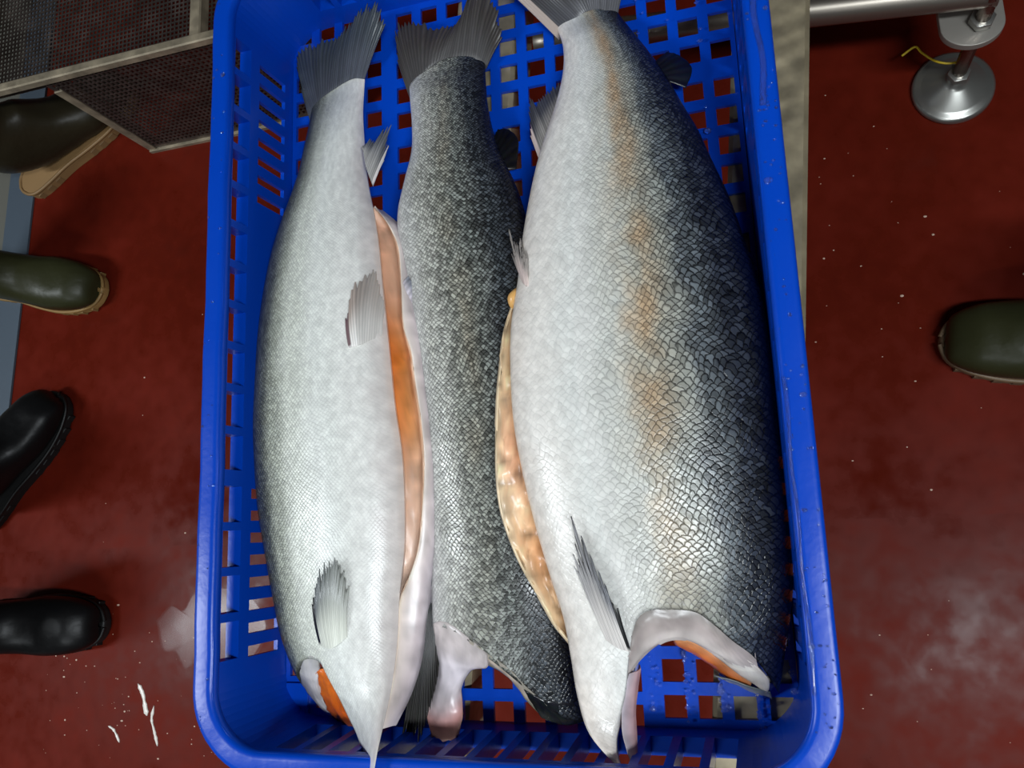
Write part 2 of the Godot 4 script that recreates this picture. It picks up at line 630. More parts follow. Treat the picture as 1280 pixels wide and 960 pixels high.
# ------------------------------------------------------------------ salmon
# a fish lies along +z of its own node (tail at 0); w is the distance across, belly at B(s), back at D(s); mm
func fB(f: Dictionary, s: float) -> float: return curve(f.S, f.B, s)
func fD(f: Dictionary, s: float) -> float: return curve(f.S, f.D, s)

func swell(v: float) -> float:
	return pow(maxf(0.0, 1.0 - pow(absf(2.0 * v - 1.0), 2.3)), 0.56)

func fmid(f: Dictionary, s: float, v: float) -> float:
	return f.base + curve(f.S, f.T, s) + curve(f.S, f.lift, s) * pow(clampf(1.0 - v, 0, 1), 1.5) + curve(f.S, f.backlift, s) * pow(clampf(v, 0, 1), 1.5)

func ftop(f: Dictionary, s: float, v: float) -> float:
	return fmid(f, s, v) + curve(f.S, f.T, s) * swell(clampf(v, 0, 1))

# a point on (or d mm below) the upper skin, from across and along
func on(f: Dictionary, w: float, s: float, d := 0.0) -> Vector3:
	var b := fB(f, s)
	var v := clampf((w - b) / (fD(f, s) - b), 0, 1)
	return Vector3(w * f.side, ftop(f, s, v) - d, s) * 0.001

func rows_on(f: Dictionary, rows: Array) -> Array:
	var out := []
	for r in rows:
		var line := []
		for k in range(0, r.size(), 3): line.append(on(f, r[k], r[k + 1], r[k + 2]))
		out.append(line)
	return out

func raw(f: Dictionary, rows: Array) -> Array:
	# rows of across, height, along
	var out := []
	for r in rows:
		var line := []
		for k in range(0, r.size(), 3): line.append(Vector3(r[k] * f.side, r[k + 1], r[k + 2]) * 0.001)
		out.append(line)
	return out

func fish_body(f: Dictionary) -> ArrayMesh:
	var NU: int = 150
	var NV: int = 56
	var vs := []
	for j in NV + 1:
		vs.append(0.5 - 0.5 * cos(PI * j / NV) if true else 0.0)
	# blend even and cosine spacing
	for j in NV + 1: vs[j] = lerpf(vs[j], float(j) / NV, 0.6)
	var pts := []
	var uvs := []
	for i in NU + 3:
		var line := PackedVector3Array()
		var uv := PackedVector2Array()
		var q := clampf(float(i) / NU, 0, 1)
		for j2 in 2 * (NV + 1):
			var up: bool = j2 <= NV
			var j: int = j2 if up else 2 * NV + 1 - j2
			var v: float = vs[j]
			var s0: float = lerpf(f.s0[1], f.s0[2], v) + f.s0[0] * (1.0 - pow(2.0 * v - 1.0, 2))
			var s: float = lerpf(s0, curve(f.cv, f.cs, v), q)
			var b := fB(f, s)
			var w := lerpf(b, fD(f, s), v)
			var m := fmid(f, s, v)
			var T: float = curve(f.S, f.T, s) * swell(v)
			var h := m + T if up else m - T * 0.9
			if i >= NU + 1: h = m - 0.25 * T + (0.1 if up else -0.1) * T
			line.append(Vector3(w * f.side, h, s) * 0.001)
			uv.append(Vector2(clampf((s + 34.0) / (f.smax + 34.0), 0.001, 0.999), v))
		pts.append(line)
		uvs.append(uv)
	var start := PackedVector3Array()
	for p in pts[0]: start.append(Vector3(p.x, f.base * 0.001 + f.T[0] * 0.001, p.z - 0.001))
	pts.push_front(start)
	uvs.push_front(uvs[0])
	return grid(pts, true, uvs, [], f.side < 0)

var tile_h := PackedFloat32Array()
var tile_d := PackedFloat32Array()
var tile_id := PackedInt32Array()
var dice := PackedInt32Array()
const TN := 64

# one repeat of overlapping scales (two half-rows): how high the skin is, how dark the free edge, which scale it is
func scale_tile() -> void:
	tile_h.resize(TN * TN)
	tile_d.resize(TN * TN)
	tile_id.resize(TN * TN)
	var dr := RandomNumberGenerator.new()
	dr.seed = 99
	for i in 256: dice.append(dr.randi() & 255)
	var rx := 0.74
	var ry := 1.08
	for y in TN:
		for x in TN:
			var a := 2.0 * y / TN
			var k := float(x) / TN
			var best := -99.0
			var h := 0.0
			var dk := 0.0
			var id := 0
			for r in range(-2, 5):
				for c in range(-2, 3):
					var ck := c + 0.5 * (absi(r) & 1)
					var e := Vector2((k - ck) / rx, (a - r) / ry).length()
					if e < 1.0 and ck > best:
						best = ck
						h = 0.5 - 0.5 * (k - ck)
						dk = smoothstep(0.68, 0.95, e) if k < ck else 0.0
						h -= 0.4 * smoothstep(0.78, 1.0, e)
						id = (r + 2) * 8 + c + 2
			tile_h[y * TN + x] = clampf(h, 0, 1)
			tile_d[y * TN + x] = dk
			tile_id[y * TN + x] = id

# stops: [v, r, g, b, darkness of scale edges, spread of tone from scale to scale]
func skin_maps(f: Dictionary, w: int, h: int, stops: Array, rows: float, sd: int, pink := 0.0) -> Array:
	if tile_h.is_empty(): scale_tile()
	var L := []
	for y in h:
		var v := (y + 0.5) / h
		var i := 0
		while i < stops.size() - 2 and v > stops[i + 1][0]: i += 1
		var t := clampf((v - stops[i][0]) / (stops[i + 1][0] - stops[i][0]), 0, 1)
		t = t * t * (3 - 2 * t)
		var r := []
		for k in range(1, 6): r.append(lerpf(stops[i][k], stops[i + 1][k], t))
		L.append(r)
	var nb := noise(sd, 0.011, 4)
	var blot := nb.get_image(w / 2, h / 2).get_data()
	var fine := noise(sd + 1, 0.028, 3).get_image(w, h).get_data()
	# along: scales keep their shape while the body widens
	var al := PackedFloat32Array()
	al.resize(w)
	var acc := 0.0
	for x in w:
		var s: float = (f.smax + 34.0) * x / w - 34.0
		acc += ((f.smax + 34.0) / w) / maxf(1.2, (fD(f, s) - fB(f, s)) * 1.15 / rows * f.aspect)
		al[x] = acc
	var C := PackedByteArray()
	var H := PackedByteArray()
	C.resize(w * h * 3)
	H.resize(w * h)
	var w2 := w / 2
	var kk := 0
	for y in h:
		var row := (y / 2) * w2
		var av := rows * float(y) / h
		for x in w:
			var bl: int = blot[mini(row + (x >> 1), blot.size() - 1)]
			var fi: int = fine[kk]
			var a := av + (bl - 128) * 0.012 + (fi - 128) * 0.0026
			var k := al[x] + (bl - 128) * 0.007 - (fi - 128) * 0.0014
			var ia := int(a * 0.5)
			var ik := int(k + 8.0)
			var ty := int((a * 0.5 - ia) * TN) & 63
			var tx := int((k + 8.0 - ik) * TN) & 63
			var q := ty * TN + tx
			var rr: Array = L[clampi(y + ((bl - 128) * h) / 3600 + ((fi - 128) * h) / 6000, 0, h - 1)]
			var id: int = tile_id[q]
			var hs: int = dice[(dice[(ia * 2 + (id >> 3)) & 255] + ik + (id & 7)) & 255]
			var lum: float = (1.0 - rr[3] * tile_d[q]) * (1.0 + rr[4] * (hs - 128) * 0.0078 + rr[3] * (tile_h[q] - 0.5) * 0.35) * (1.0 + (fi - 128) * 0.0005)
			C[kk * 3] = int(clampf(rr[0] * lum, 0, 255))
			C[kk * 3 + 1] = int(clampf(rr[1] * lum, 0, 255))
			C[kk * 3 + 2] = int(clampf(rr[2] * lum, 0, 255))
			H[kk] = int(clampf(100 + (tile_h[q] * 215 - 100) * minf(1.0, 0.3 + rr[3] * 2.6) + fi * 0.1, 0, 255))
			kk += 1
	if pink > 0.0: # rosy brown patches along the flank
		var pn := noise(sd + 5, 0.012, 4)
		for y in range(int(h * 0.3), int(h * 0.75)):
			var g := exp(-pow((float(y) / h - f.pinkv) / 0.095, 2))
			for x in w:
				var m := clampf(pn.get_noise_2d(x * 0.45, y * 0.5) * 1.3 + 0.55, 0, 1) * g * pink * (1.0 - 0.6 * smoothstep(0.55, 0.8, float(x) / w))
				var o := (y * w + x) * 3
				C[o] = int(minf(255, C[o] * (1.0 + 0.02 * m)))
				C[o + 1] = int(C[o + 1] * (1.0 - 0.13 * m))
				C[o + 2] = int(C[o + 2] * (1.0 - 0.26 * m))
	return [ImageTexture.create_from_image(Image.create_from_data(w, h, false, Image.FORMAT_RGB8, C)), ImageTexture.create_from_image(Image.create_from_data(w, h, false, Image.FORMAT_L8, H))]

func skin(maps: Array, rough: float, relief: float) -> StandardMaterial3D:
	var m := mat(Color.WHITE, rough)
	m.albedo_texture = maps[0]
	m.texture_repeat = false
	m.heightmap_enabled = true
	m.heightmap_texture = maps[1]
	m.heightmap_scale = relief
	return m

# a fin: from its root line to its tip line, with rays; heights in the points
func fin(root: Array, tips: Array, rays: int, c0: Color, c1: Color, arch := 0.003, ragged := 0.12, sd := 1, edge := Color(-1, 0, 0), relief := 0.00035, fade := 0.0) -> ArrayMesh:
	rays = int(rays * 1.5)
	var r := RandomNumberGenerator.new()
	r.seed = sd
	var jag := []
	for i in rays + 1: jag.append(1.0 - ragged * pow(r.randf(), 1.5))
	var top := []
	var tint := []
	var steps := 12
	var nc := rays * 4
	for k in steps + 1:
		var t := float(k) / steps
		var line := PackedVector3Array()
		var cl := PackedColorArray()
		for j in nc + 1:
			var u := float(j) / nc
			var a: Vector3 = catmull(root, u)
			var b: Vector3 = catmull(tips, u)
			var ph: float = u * rays - floor(u * rays)
			var i := int(floor(u * rays + 0.5))
			var ray: float = 0.5 + 0.5 * cos(TAU * ph)
			var reach: float = lerpf(1.0, jag[clampi(i, 0, rays)] - ragged * 0.5 * (1.0 - ray), t)
			var p := a.lerp(b, t * reach)
			p.y += arch * sin(PI * clampf(t, 0, 1) * 0.9) * (0.4 + 0.6 * sin(PI * u)) + relief * ray * (0.3 + t)
			line.append(p)
			var c := c0.lerp(c1, smoothstep(0.1, 0.75, t))
			c = c * (0.74 + 0.46 * ray * (0.7 + 0.6 * r.randf())) * (1.0 + 0.35 * (jag[clampi(i, 0, rays)] - 1.0 + ragged * 0.5) / maxf(ragged, 0.02))
			c = c.lerp(c0, fade * u)
			if edge.r >= 0.0 and u < 0.1 and t > 0.06: c = edge
			c.a = 1
			cl.append(c)
		top.append(line)
		tint.append(cl)
	return shell(top, tint, 0.0012)

func pts(f: Dictionary, a: Array) -> Array:
	return raw(f, [a])[0]

func salmon_right() -> void:
	var f := {
		"side": 1, "base": 1.0, "s0": [-12, 0, -4], "smax": 642.0, "aspect": 1.9, "pinkv": 0.56,
		"S": [-25, 0, 30, 60, 90, 120, 150, 180, 220, 260, 300, 340, 380, 420, 460, 500, 530, 560, 590, 615, 640],
		"B": [-32, -29, -25, -28, -37, -49, -61, -70, -80, -88, -98, -103, -105, -103, -99, -93, -88, -87, -86, -79, -56],
		"D": [26, 28, 38, 50, 61, 69, 78, 84, 92, 97, 101, 101, 98, 94, 91, 86, 81, 72, 62, 54, 48],
		"T": [2, 4, 13, 18, 22, 26, 29, 32, 36, 39, 41, 42, 43, 43, 42, 41, 39, 35, 24, 12, 4],
		"lift": [0, 2, 2, 4, 6, 8, 10, 13, 17, 21, 24, 26, 27, 27, 27, 27, 27, 29, 40, 58, 76],
		"backlift": [0, 0, 0, 0, 0, 0, 0, 0, 0, 0, 0, 0, 0, 0, 0, 0, 0, 0, 0, 0, 0],
		"cv": [0, 0.04, 0.1, 0.16, 0.21, 0.26, 0.29, 0.32, 0.35, 0.4, 0.5, 0.6, 0.66, 0.76, 0.85, 0.92, 1.0],
		"cs": [640, 631, 621, 612, 601, 586, 569, 549, 537, 531, 532, 536, 544, 560, 573, 588, 607],
	}
	var t := thing("gutted_salmon", "largest headless salmon at right, broad silver flank with pinkish band and black back", "fish", Vector3(0.094, CRATE_FLOOR + 0.001, -0.472), 0.0991, "")
	var maps := skin_maps(f, 2048, 640, [[0.0, 232, 222, 212, 0.02, 0.02], [0.12, 236, 231, 224, 0.02, 0.02], [0.3, 228, 228, 223, 0.05, 0.03], [0.44, 206, 207, 200, 0.15, 0.06], [0.56, 178, 174, 160, 0.3, 0.1], [0.67, 152, 155, 148, 0.48, 0.14], [0.76, 92, 98, 102, 0.68, 0.28], [0.87, 44, 48, 56, 0.75, 0.45], [1.0, 18, 19, 28, 0.7, 0.4]], 66.0, 21, 0.85)
	put("body", fish_body(f), skin(maps, 0.27, 0.1), t)
	var wet := vmat(0.3)
	# belly wall left of the cut, its orange inside and cream edge
	var inner := []
	var midr := []
	var ridge := []
	var outr := []
	var low := []
	var tuck := []
	var ss := [170, 215, 251, 274, 300, 330, 354, 393, 419, 444, 471, 493, 516, 534, 550]
	var ww := [-60, -75, -86, -95, -106, -113, -118, -124, -127, -127, -122, -115, -105, -98, -88]
	for k in ss.size():
		var s: float = ss[k]
		var b := fB(f, s)
		var m := fmid(f, s, 0)
		var o: float = ww[k]
		inner.append(Vector3(b + 12, m - 14, s) * 0.001)
		midr.append(Vector3(lerpf(b, o, 0.45), m - 7, s) * 0.001)
		ridge.append(Vector3(o + 2.0, m - 1 - 0.06 * absf(o - b), s) * 0.001)
		outr.append(Vector3(o, m - 4, s) * 0.001)
		low.append(Vector3(o + 4, m - 10, s) * 0.001)
		tuck.append(Vector3(b + 16, m - 17, s) * 0.001)
	put("belly_cavity", loft([inner, midr, ridge], [lin(212, 156, 106), tones(ss.size(), [[0, 226, 200, 166], [0.4, 232, 200, 160], [0.52, 228, 172, 136], [0.64, 232, 196, 158], [0.76, 222, 164, 116], [0.88, 230, 196, 156], [1, 226, 180, 130]]), lin(234, 206, 168)], 60, 14, 0.001, 0.008, 4, 0.9), wet, t)
	put("belly_flap", loft([ridge, outr, low, tuck], [lin(238, 215, 178), lin(228, 205, 172), lin(205, 195, 185), lin(190, 185, 180)], 60, 8, 0.001), wet, t)
	# inside skin of the gill chamber round the head cut
	put("gill_membrane", loft(rows_on(f, [[-42, 562, 0.6, -36, 547, 0.6, -31, 534, 0.6, -19, 528, 0.6, -5, 529, 0.6, 12, 532, 0.6, 20, 538, 0.6, 30, 550, 0.6, 47, 566, 0.6],
		[-44, 572, 1, -38, 560, 1, -29, 548, 0.6, -17, 542, 0.5, -4, 542, 0.5, 11, 546, 0.7, 22, 555, 1, 32, 566, 1, 46, 578, 1],
		[-47, 582, 4, -41, 572, 5, -33, 564, 6, -22, 557, 7, -9, 553, 7, 4, 556, 8, 20, 569, 9, 34, 582, 10, 46, 590, 10],
		[-46, 580, 12, -38, 566, 14, -29, 558, 18, -18, 551, 20, -8, 548, 22, 4, 551, 22, 19, 563, 24, 34, 575, 24, 44, 583, 24]]), [lin(152, 147, 142), lin(170, 158, 154), lin(206, 196, 190), lin(170, 150, 145)], 40, 14, 0.0012, 0.0015, 6), wet, t)
	put("gill_membrane", loft(rows_on(f, [[-5, 549, 6, 8, 553, 7, 20, 560, 5, 32, 568, 3, 44, 580, 2, 52, 594, 2],
		[-6, 553, 10, 8, 557, 11, 20, 568, 11, 32, 580, 9, 42, 590, 8, 50, 602, 6],
		[-6, 553, 14, 7, 560, 16, 19, 573, 18, 30, 587, 17, 40, 598, 16, 47, 607, 14]]), [lin(205, 196, 188), lin(222, 216, 206), lin(210, 196, 182)], 30, 10, 0.0015, 0.001, 8), wet, t)
	put("cut_flesh", loft(rows_on(f, [[-9, 553, 16, 6, 559, 17, 19, 571, 18, 30, 584, 18, 39, 596, 17],
		[-9, 560, 26, 5, 571, 28, 17, 584, 30, 26, 595, 30, 34, 604, 28],
		[-10, 560, 40, 3, 574, 44, 14, 588, 46, 22, 599, 46, 32, 606, 40]]), [lin(214, 150, 104), lin(206, 106, 44), lin(170, 84, 40)], 30, 12, 0.004, 0.003, 9), wet, t)
	put("skin_scrap", loft(rows_on(f, [[12, 590, 34, 24, 594, 26, 36, 600, 18, 50, 606, 10], [14, 592, 42, 26, 600, 36, 38, 608, 28, 50, 612, 18], [26, 600, 46, 36, 610, 40, 43, 616, 32, 49, 617, 24]]), [lin(110, 120, 124), lin(165, 165, 155), lin(120, 105, 95)], 20, 10, 0.0012, 0.002, 3), wet, t)
	put("collar_lining", loft(rows_on(f, [[-42, 574, 1, -49, 588, 1, -54, 603, 1, -56, 616, 1, -54, 627, 0.5, -51, 636, 0], [-36, 573, 8, -42, 588, 10, -47, 603, 11, -49, 616, 10, -49, 626, 7, -49, 635, 4], [-37, 570, 18, -44, 586, 20, -50, 600, 20, -52, 613, 18, -52, 624, 14, -51, 633, 8]]), [lin(200, 190, 196), lin(190, 150, 150), lin(150, 110, 110)], 24, 8, 0.001, 0.001, 5), wet, t)
	# fins
	var fm := vmat(0.35)
	put("pectoral_fin", fin([on(f, -37, 558, -1), on(f, -45, 554, -3), on(f, -53, 548, -1)], [on(f, -40, 522, -8), on(f, -51, 488, -9), on(f, -60, 459, -7), on(f, -64, 464, -4), on(f, -67, 492, -2)], 11, lin(214, 208, 203), lin(96, 98, 106), 0.005, 0.3, 3, lin(22, 22, 26), 0.0004, 0.45), fm, t)
	put("pelvic_fin", fin([on(f, -80, 266, 0), on(f, -77, 270, -2), on(f, -74, 272, 0)], [on(f, -92, 226, -2), on(f, -90, 200, -5), on(f, -82, 218, -6), on(f, -77, 230, -5), on(f, -74, 246, -2)], 8, lin(225, 205, 198), lin(165, 158, 152), 0.003, 0.4, 5), fm, t)
	put("fat_lump", lathe_at(f, [Vector3(-93, 62, 282), Vector3(-91, 63, 271), Vector3(-88, 63, 264)], [5.0, 6.5, 2.5]), mat(col(222, 170, 100), 0.3), t)
	put("anal_fin", fin(pts(f, [-60, 24, 146, -46, 24, 122, -32, 24, 92]), pts(f, [-69, 12, 104, -67, 10, 66, -58, 12, 72, -48, 14, 66, -34, 20, 64]), 12, lin(170, 165, 160), lin(66, 66, 72), 0.002, 0.15, 7, lin(215, 195, 190)), fm, t)
	put("tail_fin", fin(pts(f, [-29, 6, 14, -14, 9, 2, 0, 9, -4, 14, 9, -2, 28, 6, 8]), pts(f, [-66, 16, -44, -62, 20, -62, -30, 20, -40, 5, 18, -34, 30, 20, -42, 62, 24, -62]), 22, lin(80, 80, 84), lin(62, 60, 60), 0.003, 0.08, 8, lin(180, 165, 155)), fm, t)
	put("adipose_fin", fin(pts(f, [53, 24, 76, 60, 24, 96]), pts(f, [66, 18, 66, 76, 16, 72, 84, 14, 86, 76, 16, 104]), 4, lin(22, 24, 34), lin(18, 20, 30), 0.002, 0.02, 9), fm, t)

# a lumpy bead along a short path (mm in the fish's own axes)
func lathe_at(f: Dictionary, path: Array, radii: Array) -> ArrayMesh:
	var rows := []
	var n := 14
	for i in n + 1:
		var t := float(i) / n
		var p: Vector3 = catmull(path, t)
		var rad := (catmull([Vector3(radii[0], 0, 0), Vector3(radii[1], 0, 0), Vector3(radii[2], 0, 0)], t) as Vector3).x * sqrt(maxf(0, 1.0 - pow(2 * t - 1, 4)))
		var line := PackedVector3Array()
		for k in 14:
			var a := TAU * k / 14
			line.append(Vector3((p.x + cos(a) * rad) * f.side, p.y + sin(a) * rad, p.z) * 0.001)
		rows.append(line)
	return grid(rows, true)

func salmon_middle() -> void:
	var f := {
		"side": 1, "base": 1.0, "s0": [-20, 14, 4], "smax": 612.0, "aspect": 1.9, "pinkv": 0.5,
		"S": [-25, 0, 30, 60, 90, 120, 150, 180, 220, 260, 300, 340, 380, 420, 460, 500, 530, 560, 590, 612],
		"B": [-51, -50, -47, -45, -46, -54, -62, -63, -59, -56, -55, -55, -55, -54, -53, -54, -56, -58, -60, -60],
		"D": [31, 31, 32, 33, 37, 45, 55, 61, 65, 67, 69, 69, 69, 69, 69, 69, 68, 67, 66, 65],
		"T": [2, 4, 12, 16, 19, 22, 24, 25, 26, 27, 27, 27, 27, 27, 27, 27, 26, 24, 21, 18],
		"lift": [0, 0, 0, 0, 0, 0, 0, 0, 0, 0, 0, 0, 0, 0, 0, 0, 0, 0, 0, 0],
		"backlift": [0, 0, 0, 0, 0, 0, 0, 0, 0, 0, 0, 0, 0, 0, 0, 0, 0, 0, 0, 0],
		"cv": [0, 0.08, 0.2, 0.3, 0.38, 0.5, 0.6, 0.7, 0.8, 0.9, 1.0],
		"cs": [530, 526, 529, 535, 544, 556, 567, 579, 592, 602, 607],
	}
	var t := thing("gutted_salmon", "middle headless salmon with dark speckled grey flank, partly under its two neighbours", "fish", Vector3(-0.039, CRATE_FLOOR + 0.001, -0.454), 0.0557, "")
	var maps := skin_maps(f, 1536, 400, [[0.0, 196, 194, 194, 0.05, 0.04], [0.12, 188, 188, 184, 0.16, 0.1], [0.26, 172, 172, 164, 0.35, 0.2], [0.45, 136, 138, 130, 0.5, 0.32], [0.62, 104, 108, 104, 0.62, 0.42], [0.8, 58, 62, 66, 0.72, 0.5], [1.0, 26, 28, 36, 0.7, 0.4]], 60.0, 41, 0.35)
	put("body", fish_body(f), skin(maps, 0.24, 0.1), t)
	var wet := vmat(0.3)
	put("collar_flap", loft(rows_on(f, [[-50, 524, -0.5, -40, 522, -0.5, -28, 526, -0.5, -12, 538, -0.5, 0, 549, -0.5], [-53, 540, 1, -42, 541, 1, -30, 546, 1, -16, 553, 1.5, -3, 560, 2], [-58, 562, 1, -47, 563, 2, -37, 565, 4, -28, 565, 7, -20, 563, 11], [-64, 586, -6, -54, 588, -4, -45, 588, 0, -37, 584, 5, -32, 576, 13], [-64, 599, -12, -54, 603, -9, -44, 603, -4, -36, 599, 2, -33, 590, 11], [-56, 610, -18, -46, 613, -16, -38, 612, -12, -33, 608, -7, -32, 600, 4]]), [lin(196, 186, 184), lin(190, 180, 180), lin(214, 206, 212), lin(214, 200, 202), lin(200, 150, 146), lin(196, 150, 138)], 30, 26, 0.003, 0.0015, 14), wet, t)
	put("gill_membrane", loft(rows_on(f, [[-14, 537, -0.5, -2, 547, -0.5, 10, 556, -0.5, 20, 566, -0.5, 30, 579, -0.5, 44, 594, -0.5], [-15, 545, 2, -3, 554, 3, 9, 563, 3, 18, 573, 4, 27, 587, 4, 40, 602, 4], [-17, 552, 9, -5, 559, 10, 6, 566, 11, 15, 576, 12, 23, 590, 12, 36, 606, 12]]), [lin(150, 144, 132), lin(190, 176, 160), lin(128, 132, 104)], 30, 10, 0.0015, 0.002, 15), wet, t)
	put("skin_scrap", loft(rows_on(f, [[26, 578, -1, 38, 586, -1, 50, 590, -1, 62, 592, -1], [30, 590, 1, 42, 598, 1, 54, 602, 1, 66, 602, 1], [34, 602, 6, 46, 608, 6, 56, 610, 6, 65, 609, 6]]), [lin(34, 36, 40), lin(26, 28, 30), lin(40, 42, 40)], 20, 10, 0.002, 0.002, 16), vmat(0.2), t)
	var fm := vmat(0.35)
	put("tail_fin", fin(pts(f, [-50, 6, 24, -38, 9, 6, -10, 9, -6, 18, 9, -1, 31, 6, 14]), pts(f, [-58, 12, -20, -56, 14, -54, -38, 14, -58, -8, 12, -40, 14, 14, -42, 28, 22, -62, 42, 26, -68, 54, 22, -40, 54, 14, -10]), 26, lin(70, 68, 68), lin(60, 56, 54), 0.004, 0.14, 18), fm, t)
	put("adipose_fin", fin(pts(f, [34, 18, 98, 42, 20, 128]), pts(f, [40, 14, 84, 50, 12, 86, 58, 12, 100, 54, 14, 128]), 4, lin(20, 22, 26), lin(16, 16, 20), 0.002, 0.02, 19), fm, t)

func salmon_left() -> void:
	var f := {
		"side": -1, "base": 1.0, "s0": [-10, -20, 10], "smax": 640.0, "aspect": 1.9, "pinkv": 0.6,
		"S": [-25, 0, 30, 60, 90, 120, 150, 180, 220, 260, 300, 340, 380, 420, 460, 500, 530, 560, 575, 592, 608, 632],
		"B": [-13, -12, -13, -16, -19, -25, -33, -40, -46, -51, -55, -59, -64, -65, -63, -57, -55, -54, -55, -57, -59, -57],
		"D": [52, 48, 48, 51, 55, 63, 73, 80, 86, 90, 92, 93, 91, 87, 80, 72, 66, 58, 53, 47, 42, 36],
		"T": [2, 4, 10, 15, 19, 23, 26, 29, 32, 34, 35, 36, 36, 36, 35, 34, 32, 26, 20, 14, 8, 3],
		"lift": [0, 0, 0, 0, 0, 2, 6, 10, 14, 16, 17, 18, 18, 18, 18, 19, 22, 36, 52, 74, 95, 107],
		"backlift": [0, 0, 0, 0, 0, 0, 0, 0, 0, 0, 0, 0, 0, 0, 0, 0, 0, 0, 0, 0, 0, 0],
		"cv": [0, 0.05, 0.12, 0.2, 0.28, 0.37, 0.45, 0.5, 0.535, 0.57, 0.68, 0.8, 0.9, 1.0],
		"cs": [633, 636, 634, 627, 617, 604, 590, 573, 553, 547, 546, 552, 561, 575],
	}
	var t := thing("gutted_salmon", "leftmost headless salmon, white belly up, slit open along its right side", "fish", Vector3(-0.150, CRATE_FLOOR + 0.001, -0.449), 0.0195, "")
	var maps := skin_maps(f, 1536, 400, [[0.0, 234, 226, 222, 0.0, 0.0], [0.15, 236, 235, 230, 0.04, 0.02], [0.4, 230, 232, 226, 0.08, 0.03], [0.6, 212, 215, 204, 0.16, 0.07], [0.74, 162, 166, 152, 0.28, 0.14], [0.86, 104, 108, 100, 0.4, 0.22], [1.0, 56, 60, 62, 0.5, 0.3]], 80.0, 61)
	put("body", fish_body(f), skin(maps, 0.31, 0.08), t)
	var wet := vmat(0.3)
	# the slit: orange inside, then the far belly wall with its pale cut edge
	var ss := [140, 158, 172, 192, 231, 266, 290, 313, 358, 392, 425, 457, 479, 502, 528, 553, 575, 594]
	var rw := [-31, -44, -52, -60, -64, -66, -73, -76, -82, -83, -80, -75, -67, -56, -53, -52, -53, -55]
	var ow := [-32, -50, -59, -65, -71, -79, -82, -84, -88, -90, -89, -86, -81, -77, -72, -69, -65, -60]
	var inner := []
	var deep := []
	var ridge := []
	var edge := []
	var outr := []
	var low := []
	var tuck := []
	for k in ss.size():
		var s: float = ss[k]
		var b := fB(f, s)
		var m := fmid(f, s, 0)
		var r: float = rw[k]
		var o: float = ow[k]
		var dp := minf(1.0, absf(r - b) / 8.0)
		inner.append(Vector3(-(b + 9), m - 10 * dp, s) * 0.001)
		deep.append(Vector3(-lerpf(b, r, 0.4), m - 2 - 14 * dp, s) * 0.001)
		ridge.append(Vector3(-r, m - 3, s) * 0.001)
		edge.append(Vector3(-lerpf(r, o, 0.25), m - 2.5, s) * 0.001)
		outr.append(Vector3(-lerpf(r, o, 0.85), m - 8, s) * 0.001)
		low.append(Vector3(-o, m - 18, s) * 0.001)
		tuck.append(Vector3(-(o + 14), m - 34, s) * 0.001)
	put("belly_cavity", loft([inner, deep, ridge], [tones(ss.size(), [[0, 222, 180, 155], [0.24, 222, 165, 132], [0.31, 216, 112, 44], [0.45, 218, 122, 56], [0.54, 228, 182, 152], [0.66, 230, 194, 170], [1, 218, 206, 198]]), tones(ss.size(), [[0, 228, 190, 165], [0.26, 228, 180, 148], [0.33, 224, 140, 76], [0.46, 226, 160, 104], [0.54, 232, 192, 164], [0.66, 234, 202, 180], [1, 220, 208, 200]]), lin(236, 200, 172)], 70, 10, 0.001, 0.003, 24), wet, t)
	put("belly_flap", loft([ridge, edge, outr, low, tuck], [lin(242, 226, 206), lin(236, 222, 214), lin(214, 200, 202), lin(190, 182, 188), lin(150, 148, 152)], 70, 12, 0.001), wet, t)
	put("gill_membrane", loft(rows_on(f, [[12, 545, 0, 20, 543, 0, 27, 546, 0, 34, 552, 0, 42, 561, 0, 51, 574, 0], [15, 556, 2, 23, 555, 1, 30, 560, 1, 36, 567, 1, 43, 574, 1, 49, 582, 2], [22, 566, 5, 26, 572, 3, 31, 580, 3, 36, 588, 4, 41, 594, 6, 46, 598, 8], [24, 576, 12, 26, 586, 11, 28, 595, 11, 31, 602, 12, 35, 607, 14, 39, 608, 16]]), [lin(172, 170, 166), lin(196, 192, 192), lin(208, 202, 202), lin(176, 170, 166)], 30, 14, 0.002, 0.0015, 25), wet, t)
	put("cut_flesh", loft(rows_on(f, [[-2, 562, 4, 6, 556, 4, 14, 555, 3, 22, 560, 3], [-12, 582, 10, 2, 578, 7, 15, 575, 5, 27, 577, 4], [-16, 598, 16, -1, 597, 11, 14, 594, 7, 29, 593, 6], [-14, 608, 26, 1, 611, 20, 16, 611, 15, 31, 606, 12]]), [lin(204, 104, 40), lin(212, 106, 36), lin(196, 88, 28), lin(176, 96, 50)], 26, 16, 0.003, 0.004, 26), wet, t)
	var fm := vmat(0.32)
	put("pectoral_fin", fin([on(f, 7, 534, -1), on(f, -6, 536, -2.5), on(f, -20, 528, -0.5)], [on(f, 9, 500, -4), on(f, 1, 474, -7), on(f, -10, 461, -6), on(f, -20, 468, -4), on(f, -25, 486, -1.5)], 13, lin(222, 224, 212), lin(62, 70, 80), 0.005, 0.16, 27, lin(26, 28, 32), 0.0004, 0.55), fm, t)
	put("pelvic_fin", fin([on(f, -27, 288, -1), on(f, -40, 284, -2), on(f, -51, 276, -0.5)], [on(f, -25, 262, -3), on(f, -32, 230, -6), on(f, -43, 208, -6), on(f, -47, 226, -3), on(f, -51, 248, -1.5)], 10, lin(226, 222, 217), lin(150, 132, 122), 0.004, 0.12, 28, lin(120, 96, 98), 0.0004, 0.75), fm, t)
